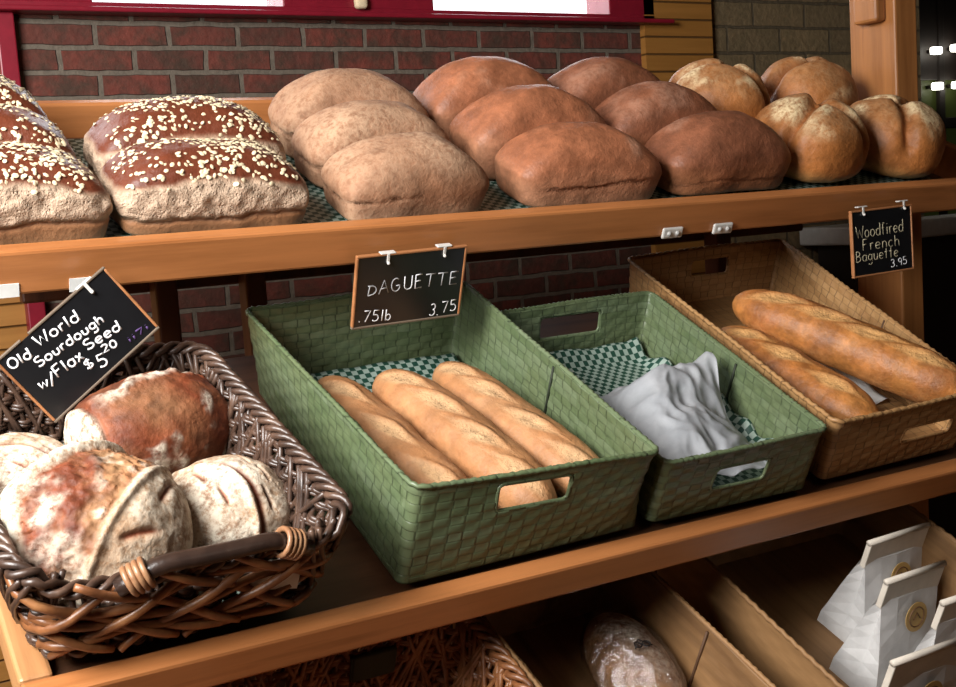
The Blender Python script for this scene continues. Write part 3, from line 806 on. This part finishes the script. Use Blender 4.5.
b3 = paper_basket(tier('middle', *o3, .001), rel(o3, [(1.189, .005), (1.50, .012), (1.618, .584), (1.247, .57)]),
     rel(o3, [(1.204, .016), (1.492, .02), (1.605, .565), (1.258, .552)]), .1, M_['tan'], M_['seam_tan'],
     'tan woven basket with two french baguettes, right of the green baskets', 'tan woven baskets', [('f', -.035, .07, .036, .062), ('b', .015, .105, .05, .082)], seams=[('r', .42)], wavy=.004)

# greaseproof check liners
def sheet(name, M, fn, nu, nv, su, sv, mat, label, cat, group=None, th=.0006, parent=None):
    bm = bmesh.new(); uvl = bm.loops.layers.uv.new()
    V = [[bm.verts.new(fn(i/nu, j/nv)) for i in range(nu+1)] for j in range(nv+1)]
    for j in range(nv):
        for i in range(nu):
            f = bm.faces.new((V[j][i], V[j][i+1], V[j+1][i+1], V[j+1][i]))
            for l, (a, b) in zip(f.loops, ((i, j), (i+1, j), (i+1, j+1), (i, j+1))): l[uvl].uv = (a/nu*su, b/nv*sv)
    o = obj(name, bm, mat, parent)
    if parent is None: o.matrix_world = M
    sm = o.modifiers.new('thick', 'SOLIDIFY'); sm.thickness = th; sm.offset = 0
    if label: tag(o, label, cat, group)
    return o
GP = 'green check paper liners'
def lin(x0, x1, s0, s1, lift, amp, seed):
    def f(u, v):
        x = lerp(x0, x1, u); s = lerp(s0, s1, v); n = .0085
        n += amp*(.5+.5*fbm((x*9, s*9, seed)))
        n += lift[0]*sstep(.9, 1, u)*(1-sstep(.75, .95, v)*.8)*(.5+.6*noise.noise(Vector((s*22, seed, 0)))) + lift[1]*sstep(.9, 1, v)*(.8+.4*noise.noise(Vector((x*18, seed, 4)))) + lift[2]*sstep(.1, 0, u)
        return Vector((x, s, n))
    return f
sheet('paper_liner', tier('middle'), lin(.572, .862, .02, .465, (.02, .012, .01), .004, 1), 50, 60, .30, .45, M_['check'], 'green check paper lining the tall basket behind the baguettes', 'paper liner', GP)
sheet('paper_liner', tier('middle'), lin(.928, 1.170, .025, .414, (.045, .022, .004), .006, 2), 60, 70, .27, .40, M_['check'], 'green check paper lining the basket under the crumpled white paper', 'paper liner', GP)
sheet('paper_liner', tier('middle'), lin(.19, .45, .02, .36, (.03, .03, .01), .004, 3), 40, 40, .26, .36, M_['check'], 'green check paper under the sourdough loaves in the wicker basket', 'paper liner', GP)
sheet('paper_liner', tier('upper'), lambda u, v: Vector((lerp(.12, 1.86, u), lerp(.006, .43, v), -.0193)), 60, 10, 1.74, .42, M_['check'], 'green check paper lining the upper shelf beneath the loaves', 'paper liner', GP, .0004)
sheet('paper_liner', tier('middle'), lin(1.215, 1.475, .15, .42, (.015, .01, .01), .004, 5), 40, 40, .3, .4, M_['label'], 'pale paper lying under the french baguettes in the tan basket', 'paper liner', None)

# crumpled white wax paper
lat = [[(.925, .03, .02), (.98, .018, .045), (1.04, .014, .05), (1.10, .018, .04)],
       [(.935, .09, .035), (.985, .08, .075), (1.05, .07, .07), (1.125, .065, .03)],
       [(.955, .16, .03), (1.0, .15, .085), (1.055, .14, .085), (1.115, .13, .055)],
       [(.985, .225, .02), (1.025, .212, .098), (1.085, .212, .098), (1.142, .216, .108)],
       [(1.0, .30, .012), (1.04, .27, .03), (1.09, .255, .04), (1.13, .24, .05)]]
def bez(cs, t):
    n = len(cs)-1; k = min(int(t*n), n-1); f = t*n-k
    P = lambda i: cs[max(0, min(n, i))]
    a, b, c, d = P(k-1), P(k), P(k+1), P(k+2)
    return ((b*2) + (c-a)*f + (a*2-b*5+c*4-d)*f*f + (b*3-a-c*3+d)*f**3)*.5
def wax(u, v):
    p = bez([bez([Vector(q) for q in row], u) for row in lat], v)
    r1 = 1-abs(noise.noise(Vector((u*4.2+1, v*5.5, 2))))*2; r2 = 1-abs(noise.noise(Vector((u*9, v*11, 7))))*2
    p += Vector((.008*noise.noise(Vector((u*4, v*5, 1))), .008*noise.noise(Vector((u*4, v*5, 5))), .007*(r1-.6)+.003*(r2-.6)))
    p.z = max(p.z, .014)
    return p
w = sheet('wax_paper', tier('middle'), wax, 70, 80, 1, 1, M_['wax'], 'crumpled translucent white paper left in the shallower green basket', 'paper')

# ------------------------------------------------------------------ wicker baskets
def wicker_basket(M, rim, base, h, label, group, front=True, rows=11, hole=None, dense=22, wm='wicker'):
    t = thing('wicker_basket', label, 'basket', M, group)
    n = dense*4*6
    R, T = round_path(rim, .035, n); Bp, _ = round_path(base, .035, n)
    ns = dense*4
    def at(i, v, out=0.0):
        i %= n; p = Bp[i].lerp(R[i], v); tg = (R[(i+1) % n]-R[i-1]).normalized()
        return Vector((p.x+tg.y*out, p.y-tg.x*out, v*h))
    fy = min(c[1] for c in rim)+.03
    bm = bmesh.new()
    for j in range(rows):
        for rep in range(2):
            v0 = (j+.5+.38*rep)/(rows+.4); pts = []
            for i in range(0, n, 1):
                a = i/6*PI + j*PI + rep*.25
                vv = v0 + .02*noise.noise(Vector((i*.02, j*3.3, rep))) 
                if front and Bp[i].y < fy and vv > .55: vv = min(vv, .56+.03*noise.noise(Vector((i*.1, j, 0))))
                pts.append(at(i, min(vv, .97), .0045*math.cos(a) + .002*noise.noise(Vector((i*.05, j*1.7, rep)))))
            tube(bm, pts, .0034, 5, True)
    obj('woven_cane_wall', bm, M_[wm], t)
    bm = bmesh.new()
    for k in range(ns):
        i = k*6; lean = random.uniform(-2, 2)
        vt = .74 if front and Bp[i % n].y < fy and abs(Bp[i % n].x) < .14 else 1
        tube(bm, [at(i, 0), at(int(i+lean), .5*vt), at(int(i+2*lean), vt)], .0032, 5)
    obj('stakes', bm, M_[wm], t)
    # slanting loose canes on the inner and outer faces of the long sides
    bm = bmesh.new()
    for k in range(int(ns*2.2)):
        i = random.randrange(n)
        if front and (at(i, 0).y < fy): continue
        s_ = random.choice((-1, 1))*random.uniform(8, 20); o_ = random.choice((-.008, -.006, .008))
        tube(bm, [at(int(i+s_*q), lerp(.25, 1.0, q), o_+.003*math.sin(q*PI)) for q in (0, .25, .5, .75, 1)], .0034, 5)
    obj('slanting_canes', bm, M_[wm], t)
    # plaited rim
    bm = bmesh.new()
    for s_ in range(3):
        pts = []
        for i in range(0, n, 2):
            a = i/n*T/.055*2*PI + s_*2*PI/3
            pts.append(at(i, 1, .0075*math.cos(a)) + Vector((0, 0, .002+.005*math.sin(a)-(.022*sstep(.15, .09, abs(Bp[i].x)) if front and Bp[i].y < fy else 0))))
        tube(bm, pts, .0042, 6, True)
    obj('plaited_rim', bm, M_[wm], t)
    bm = bmesh.new()
    loop = [bm.verts.new((p.x, p.y, .006)) for p in Bp[::6]]; bm.faces.new(loop)
    fl = obj('basket_floor', bm, M_[wm], t, smooth=False); sm = fl.modifiers.new('thick', 'SOLIDIFY'); sm.thickness = .006
    if front:
        fl_, fr_ = Vector(rim[0]), Vector(rim[1]); bl_, br_ = Vector(base[0]), Vector(base[1])
        def fp(u, v, out=0):
            p = bl_.lerp(br_, u).lerp(fl_.lerp(fr_, u), v); return Vector((p.x, p.y-out, v*h))
        # broad canes plaited across the front
        for k in range(9):
            bm = bmesh.new(); pts = []
            u0 = -.05 + k*.115; up = k % 2
            for q in range(15):
                f = q/14
                u = u0 + (f-.5)*.55; v = lerp(.08, .98, f) if up else lerp(.95, .12, f)
                uc = max(-.02, min(1.02, u))
                v2 = v + (0 if u == uc else 0)
                back = max(0, abs(u-.5)-.5)*.3
                pts.append(fp(uc, v2, .014+.005*math.sin(f*PI*3+k*PI) - .02*(abs(uc-.5)*2)**8) + Vector((0, back, 0)))
            tube(bm, pts, lambda s: .0052*(.75+.25*math.sin(s*PI)), 7)
            obj('front_cane', bm, M_['cane'], t)
        for k in range(4):
            bm = bmesh.new(); v0 = .2+.15*k
            tube(bm, [fp(u, v0 + .10*math.sin(u*PI*2+k*1.3), .011+.004*math.sin(u*15+k*PI) - .02*(abs(u-.5)*2)**8) for u in [q/24 for q in range(25)]], .0050, 7)
            obj('front_cane', bm, M_['cane'], t)
        # bent handle and its wrapped ends
        bm = bmesh.new(); hx0, hx1 = .25, .86
        hp = [fp(lerp(hx0, hx1, q), .80, .014) + Vector((0, -.004*math.sin(q*PI), .004+.020*min(1, math.sin(q*PI)*1.6))) for q in [k/16 for k in range(17)]]
        tube(bm, hp, .0105, 10, False, .8)
        obj('handle', bm, M_['handle'], t)
        for q0 in (.10, .88):
            bm = bmesh.new()
            for k in range(4):
                i = q0*16 + (k-1.5)*.42; a = int(i); c = hp[a].lerp(hp[a+1], i-a); tg = (hp[a+1]-hp[a]).normalized()
                e1 = tg.cross(Vector((0, 0, 1))).normalized(); e2 = e1.cross(tg)
                tube(bm, [c + e1*(.0135*math.cos(2*PI*z/14)) + e2*(.0135*math.sin(2*PI*z/14)) for z in range(14)], .0032, 6, True)
            obj('handle_wrap', bm, M_['cane_pale'], t)
    return t
ow = (.31, .19)
wb = wicker_basket(tier('middle', *ow, .004), rel(ow, [(.148, -.012), (.474, -.01), (.442, .392), (.112, .405)]), rel(ow, [(.172, .012), (.440, .012), (.425, .365), (.150, .375)]), .118,
     'dark wicker basket with black handle, full of sourdough loaves', 'wicker baskets', True)
bm = bmesh.new(); box(bm, (-.026, -.001, -.016), (.026, .001, .016), Matrix.Rotation(.2, 4, 'Y'))
tg_ = obj('tag_card', bm, M_['label'], wb, Matrix.Translation((.085, -.1965, .062)) @ Matrix.Rotation(-.15, 4, 'X'), smooth=False)
tg_['label'] = 'white card tucked in the wicker front'
oq = (.51, .30)
wb2 = wicker_basket(tier('lower', *oq, .0), rel(oq, [(.36, .06), (.675, .06), (.690, .49), (.36, .49)]), rel(oq, [(.38, .08), (.655, .08), (.66, .47), (.38, .47)]), .118,
     'brown wicker basket under the middle shelf, mostly hidden', 'wicker baskets', False, wm='cane')
bm = bmesh.new(); box(bm, (-.03, -.004, -.02), (.03, .004, .02), None, .004); obj('handle_hole_shade', bm, M_['seam_green'], wb2, Matrix.Translation((.045, .175, .088)))  # solid dark slab painted in for the shade inside the handle opening

# ------------------------------------------------------------------ lower shelf: crates, wrapped loaf, paper bags
op = (.835, .30)
p1 = paper_basket(tier('lower', *op, .001), rel(op, [(.70, .03), (.975, .03), (.965, .56), (.70, .56)]), rel(op, [(.71, .04), (.965, .04), (.955, .55), (.71, .55)]), .12, M_['crate'], M_['seam_tan'],
     'brown basket under the middle shelf holding the plastic wrapped loaf', 'brown baskets under the rail', seams=[('r', .6)], amp=.0002)
oq2 = (1.25, .30)
p2 = paper_basket(tier('lower', *oq2, .001), rel(oq2, [(1.05, .03), (1.46, .03), (1.47, .58), (1.06, .58)]), rel(oq2, [(1.06, .04), (1.45, .04), (1.46, .57), (1.07, .57)]), .12, M_['crate'], M_['seam_tan'],
     'brown basket at the lower right holding white paper bags', 'brown baskets under the rail', amp=.0002)

# the loaf in clear film
wl = thing('wrapped_loaf', 'oval loaf wrapped in shiny clear plastic in the bottom brown basket', 'bread', tier('lower', .895, .395, .007, -.15))
def wrapped(grow, seed, rough):
    bm = bmesh.new(); bmesh.ops.create_icosphere(bm, subdivisions=6, radius=1); cols = []
    for v in bm.verts:
        d = v.co.normalized(); p = squadric(d, .052+grow, .098+grow, .045+grow, .03, 2.1, 2.1, 2.6)
        n1 = fbm(p*14+Vector((seed, 0, 0))); n2 = 1-abs(noise.noise(p*40))*2
        p += d*(.003*n1 + rough*.003*n2); p.z = max(p.z+.03, 0 if not rough else -.0005); v.co = p
        cols.append((max(0, min(1, .4+n1)), .1, max(0, min(1, .55*n1+.3))))
    return bm, cols
bm, cols = wrapped(0, 2, 0)
o = obj('loaf', bm, M_['sourdough'], wl)
at = o.data.color_attributes.new('zone', 'FLOAT_COLOR', 'POINT')
for i, c in enumerate(cols): at.data[i].color = (*c, 1)
bm, _ = wrapped(.0035, 2, 1); obj('plastic_wrap', bm, M_['film'], wl)
bm = bmesh.new()
for k in (-1, 1): tube(bm, [(k*.006+.005*math.cos(a), .005*math.sin(a)-.01, .0815) for a in [2*PI*q/12 for q in range(12)]], .0011, 5, True)
tube(bm, [(-.013, -.016, .081), (-.002, -.001, .0818), (.013, -.014, .081)], .0011, 5)
o = obj('printed_mark', bm, M_['dark'], wl)

def paper_bag(M, W, D, Hb, label, lean=0.0):
    t = thing('paper_bag', label, 'paper bag', M, 'white paper bags with folded tops')
    # body: straight gusseted base tapering to the flat folded top
    bm = bmesh.new(); V = []; nz = 7; seed = random.random()*9
    for j in range(nz+1):
        v = j/nz; dd = D/2*(1-.92*max(0, (v-.12)/.88)); z = v*(Hb-.03)
        gus = .010*sstep(.0, .5, v)
        ring = []
        prof = [(-W/2, -dd), (-W/4, -dd-.003), (0, -dd-.004), (W/4, -dd-.003), (W/2, -dd), (W/2-gus, 0), (W/2, dd), (W/4, dd), (0, dd), (-W/4, dd), (-W/2, dd), (-W/2+gus, 0)]
        for x, y in prof:
            n = noise.noise(Vector((x*22+seed, y*22, z*14)))*.004*sstep(0, .2, v)
            ring.append(bm.verts.new((x+n*.5, y+n+lean*z, z)))
        V.append(ring)
    for j in range(nz):
        for k in range(12): bm.faces.new((V[j][k], V[j][(k+1) % 12], V[j+1][(k+1) % 12], V[j+1][k]))
    bm.faces.new(V[0]); bm.faces.new(V[-1])
    o = obj('bag_body', bm, M_['paperbag'], t, smooth=False)
    bm = bmesh.new(); yt = lean*(Hb-.03)
    box(bm, (-W/2-.001, yt-.005, Hb-.042), (W/2+.001, yt+.004, Hb-.002), None, .0015)
    o = obj('folded_top', bm, M_['bagfold'], t, smooth=False)
    bm = bmesh.new()
    tube(bm, [(-W/2-.003, yt-.001, Hb), (0, yt-.002, Hb+.001), (W/2+.003, yt-.001, Hb)], .0042, 8)
    obj('rolled_edge', bm, M_['bagfold'], t)
    bm = bmesh.new(); r = bmesh.ops.create_circle(bm, cap_ends=True, segments=28, radius=.021)
    bmesh.ops.extrude_face_region(bm, geom=list(bm.faces))
    for v in list(bm.verts)[28:]: v.co.z += .0008
    st = obj('gold_sticker', bm, M_['gold'], t, Matrix.Translation((.004, -(D/2*(1-.92*max(0, ((Hb-.062)/(Hb-.03)-.12)/.88))+.0085), Hb-.060)) @ Matrix.Rotation(PI/2-math.atan(D*.52/(Hb-.03)), 4, 'X'), smooth=False)
    bm = bmesh.new(); tube(bm, [(.014*math.cos(a), .014*math.sin(a), .0012) for a in [2*PI*q/24 for q in range(24)]], .0009, 5, True)
    tube(bm, [(-.007, -.003, .0012), (0, .006, .0012), (.007, -.003, .0012)], .0009, 5)
    obj('sticker_print', bm, M_['brown_print'], st)
    return t
for x, s, W, D, Hb, rz, lab in ((1.312, .366, .120, .085, .168, .03, 'white paper bag with gold sticker, rearmost and topmost of the four'),
                       (1.245, .280, .110, .080, .180, .02, 'white paper bag in front of the rearmost one, its sticker half hidden'),
                       (1.262, .206, .110, .060, .196, .0, 'white paper bag cut by the right edge, third from the back'),
                       (1.108, .140, .130, .060, .205, .0, 'frontmost white paper bag, cut by the bottom edge of the photo')):
    paper_bag(tier('lower', x, s, .008, rz), W, D, Hb, lab)

# ------------------------------------------------------------------ chalk signs, labels and clips
def sign(M, w, h, label, lines, clips, r, edges, extra=()):
    """Board with its top-left corner at the origin, x right, y up, z towards the viewer."""
    t = thing('chalkboard_sign', label, 'sign', M, 'chalkboard price signs')
    bm = bmesh.new(); box(bm, (0, -h, -.002), (w, 0, .002)); obj('board', bm, M_['slate'], t, smooth=False)
    e = .0032
    for k, (lo, hi) in enumerate((((-e, -.0, -.003), (w+e, e, .0035)), ((-e, -h-e, -.003), (w+e, -h, .0035)), ((-e, -h, -.003), (0, 0, .0035)), ((w, -h, -.003), (w+e, 0, .0035)))):
        if k == 0 and extra: 
            bm = bmesh.new(); box(bm, lo, (extra[0], hi[1], hi[2]), None, .001); box(bm, (extra[1], lo[1], lo[2]), hi, None, .001)
        else: bm = bmesh.new(); box(bm, lo, hi, None, .001)
        obj('edging', bm, M_[edges[k]], t, smooth=False)
    for text, p0, p1, hh, mt in lines:
        bm = bmesh.new(); write(bm, text, p0, p1, hh, r, .0024)
        obj('lettering', bm, M_[mt], t)
    for x, y in clips:
        bm = bmesh.new(); box(bm, (x-.0115, y+.0078, -.006), (x+.0115, y+.0104, .0035), None, .0015)
        box(bm, (x-.0022, y-.004, .0024), (x+.0022, y+.009, .0042), None, .0008)
        obj('clip', bm, M_['clear'], t, smooth=False)
        bm = bmesh.new(); bmesh.ops.create_uvsphere(bm, u_segments=10, v_segments=8, radius=.0024)
        obj('clip_rivet', bm, M_['clear'], t, Matrix.Translation((x, y-.004, .005)))
    return t
def frame3(P, e, d):
    e = Vector(e).normalized(); y = -Vector(d).normalized(); y = (y - e*y.dot(e)).normalized(); z = e.cross(y)
    M = Matrix((e, y, z)).transposed().to_4x4(); M.translation = Vector(P) + Vector((0, 0, EYE)); return M
sign(frame3((.1945, 1.44, -.1381), (.803, 0, .595), (.595, 0, -.803)), .1566, .0918, 'tilted black chalk sign reading Old World Sourdough, above the wicker basket',
     [('Old', (.0043, .0165), (.0310, .0210), .0120, 'chalk'), ('World', (.0432, .0170), (.0985, .0255), .0135, 'chalk'), ('Sourdough', (.0275, .0348), (.117, .0455), .0115, 'chalk'),
      ('w/', (.012, .0545), (.030, .0605), .0125, 'chalk'), ('Flax', (.035, .0580), (.0715, .0615), .0140, 'chalk'), ('Seed', (.0800, .0575), (.1258, .0655), .0120, 'chalk'),
      ('$', (.0645, .0745), (.0735, .0765), .0120, 'chalk'), ('5', (.0765, .0830), (.0868, .0862), .0150, 'chalk'), ('20', (.0915, .0722), (.1090, .0772), .0088, 'chalk'),
      ('ii7i', (.122, .084), (.150, .087), .007, 'chalk_purple')],
     [(.1296, -.006)], .0013, ('sign_grey', 'sign_grey', 'sign_wood', 'sign_wood'), (.034, .045))
sign(frame3((.6527, 1.4579-.004, -.0574), (1, -.006, .015), (.016, .383, -.924)), .1604, .1014, 'black chalk sign reading baguette, hung above the tall green basket',
     [('DAG', (.017, .0565), (.066, .0540), .0195, 'chalk_grey'), ('UE', (.0705, .0535), (.0985, .0530), .0200, 'chalk'), ('TTE', (.103, .0530), (.154, .0540), .0190, 'chalk_grey'), ('.75', (.006, .0940), (.036, .0965), .0165, 'chalk'), ('lb', (.040, .0965), (.055, .0970), .0165, 'chalk'),
      ('3.', (.1150, .0985), (.1295, .0995), .0180, 'chalk'), ('75', (.1345, .0965), (.1570, .0955), .0170, 'chalk')],
     [(.0429, -.006), (.1281, -.004)], .0009, ('sign_wood', 'sign_grey', 'sign_wood', 'sign_wood'))
sign(frame3((1.5491, 1.44, -.0537), (1, 0, .024), (.024, 0, -1)), .1411, .1067, 'small black chalk sign reading Woodfired French Baguette, hung at the right',
     [('Woodfired', (.0073, .0441), (.1222, .0417), .0200, 'chalk_dim'), ('French', (.0214, .0654), (.1109, .0650), .0185, 'chalk_dim'), ('Baguette', (.0046, .0836), (.1065, .0831), .0175, 'chalk_dim'),
      ('3.95', (.0879, .1005), (.1272, .0985), .0130, 'chalk')],
     [(.0256, -.001), (.1248, .001)], .0008, ('sign_wood', 'sign_wood', 'sign_wood', 'sign_wood'))
for x, lab in ((.2155, 'white paper label on the upper rail at the left edge'), (.302, 'white paper label on the upper rail behind the tilted sign')):
    bm = bmesh.new(); box(bm, (-.015, -.0009, -.0085), (.015, 0, .0085)); o = obj('shelf_label', bm, M_['label'], smooth=False)
    o.matrix_world = tier('upper', x, -.0274, -.0475); tag(o, lab, 'label', 'blank labels on the upper rail')
for x, lab in ((1.192, 'clear plastic clip on the upper rail, left of the pair'), (1.294, 'clear plastic clip on the upper rail, right of the pair')):
    t = thing('rail_clip', lab, 'clip', tier('upper', x, -.028, -.047), 'empty clips on the upper rail')
    bm = bmesh.new(); box(bm, (-.020, -.005, -.009), (.020, .0, .009), None, .003); obj('clip_plate', bm, M_['clear'], t, smooth=False)
    for s_ in (-.008, .008):
        bm = bmesh.new(); bmesh.ops.create_uvsphere(bm, u_segments=10, v_segments=8, radius=.004); obj('clip_rivet', bm, M_['grey'], t, Matrix.Translation((s_, -.005, 0)))

# ------------------------------------------------------------------ light, camera
w = bpy.data.worlds.new('World'); bpy.context.scene.world = w; w.use_nodes = True
bg = w.node_tree.nodes['Background']; bg.inputs[0].default_value = (.93, .96, 1, 1); bg.inputs[1].default_value = 2.2
def area(name, loc, rot, sx, sy, power, col):
    l = bpy.data.lights.new(name, 'AREA'); l.shape = 'RECTANGLE'; l.size = sx; l.size_y = sy; l.energy = power; l.color = col
    o = bpy.data.objects.new(name, l); C.objects.link(o); o.location = loc; o.rotation_euler = rot; return o
wd = area('window_daylight', (XL+.22, (LY0+LY1)/2, (LZ0+LZ1)/2), (0, 0, 0), .75, 1.0, 84, (1, .985, .96))
wd.rotation_euler = Vector((1.05, .75, -1.15)).to_track_quat('-Z', 'Y').to_euler()
area('back_window_daylight', (.95, YB+.55, 2.25), (PI/2+.12, 0, PI), 3.5, .9, 55, (.92, .96, 1))
area('ceiling_fill', (1.0, -.6, 2.66), (0, 0, 0), 0.5, .5, 1.5, (1, .84, .66))  # weak warm fill added overhead; no fitting hangs there

cam = bpy.data.cameras.new('camera'); co = bpy.data.objects.new('camera', cam); C.objects.link(co)
cam.sensor_width = 36; cam.lens = 1202.2/956*36; cam.clip_start = .02
yaw, pitch, roll = .516, .1137, .0677
cy, sy, cp, sp = math.cos(yaw), math.sin(yaw), math.cos(pitch), math.sin(pitch)
fwd = Vector((sy*cp, cy*cp, -sp)); right = Vector((cy, -sy, 0)); up = right.cross(fwd)
r2 = right*math.cos(roll) - up*math.sin(roll); u2 = right*math.sin(roll) + up*math.cos(roll)
Mc = Matrix((r2, u2, -fwd)).transposed().to_4x4(); Mc.translation = (0, 0, EYE)
co.matrix_world = Mc
sc = bpy.context.scene; sc.camera = co
vs = sc.view_settings; vs.view_transform = 'Standard'; vs.look = 'None'; vs.exposure = 0; vs.gamma = 1; vs.use_curve_mapping = False
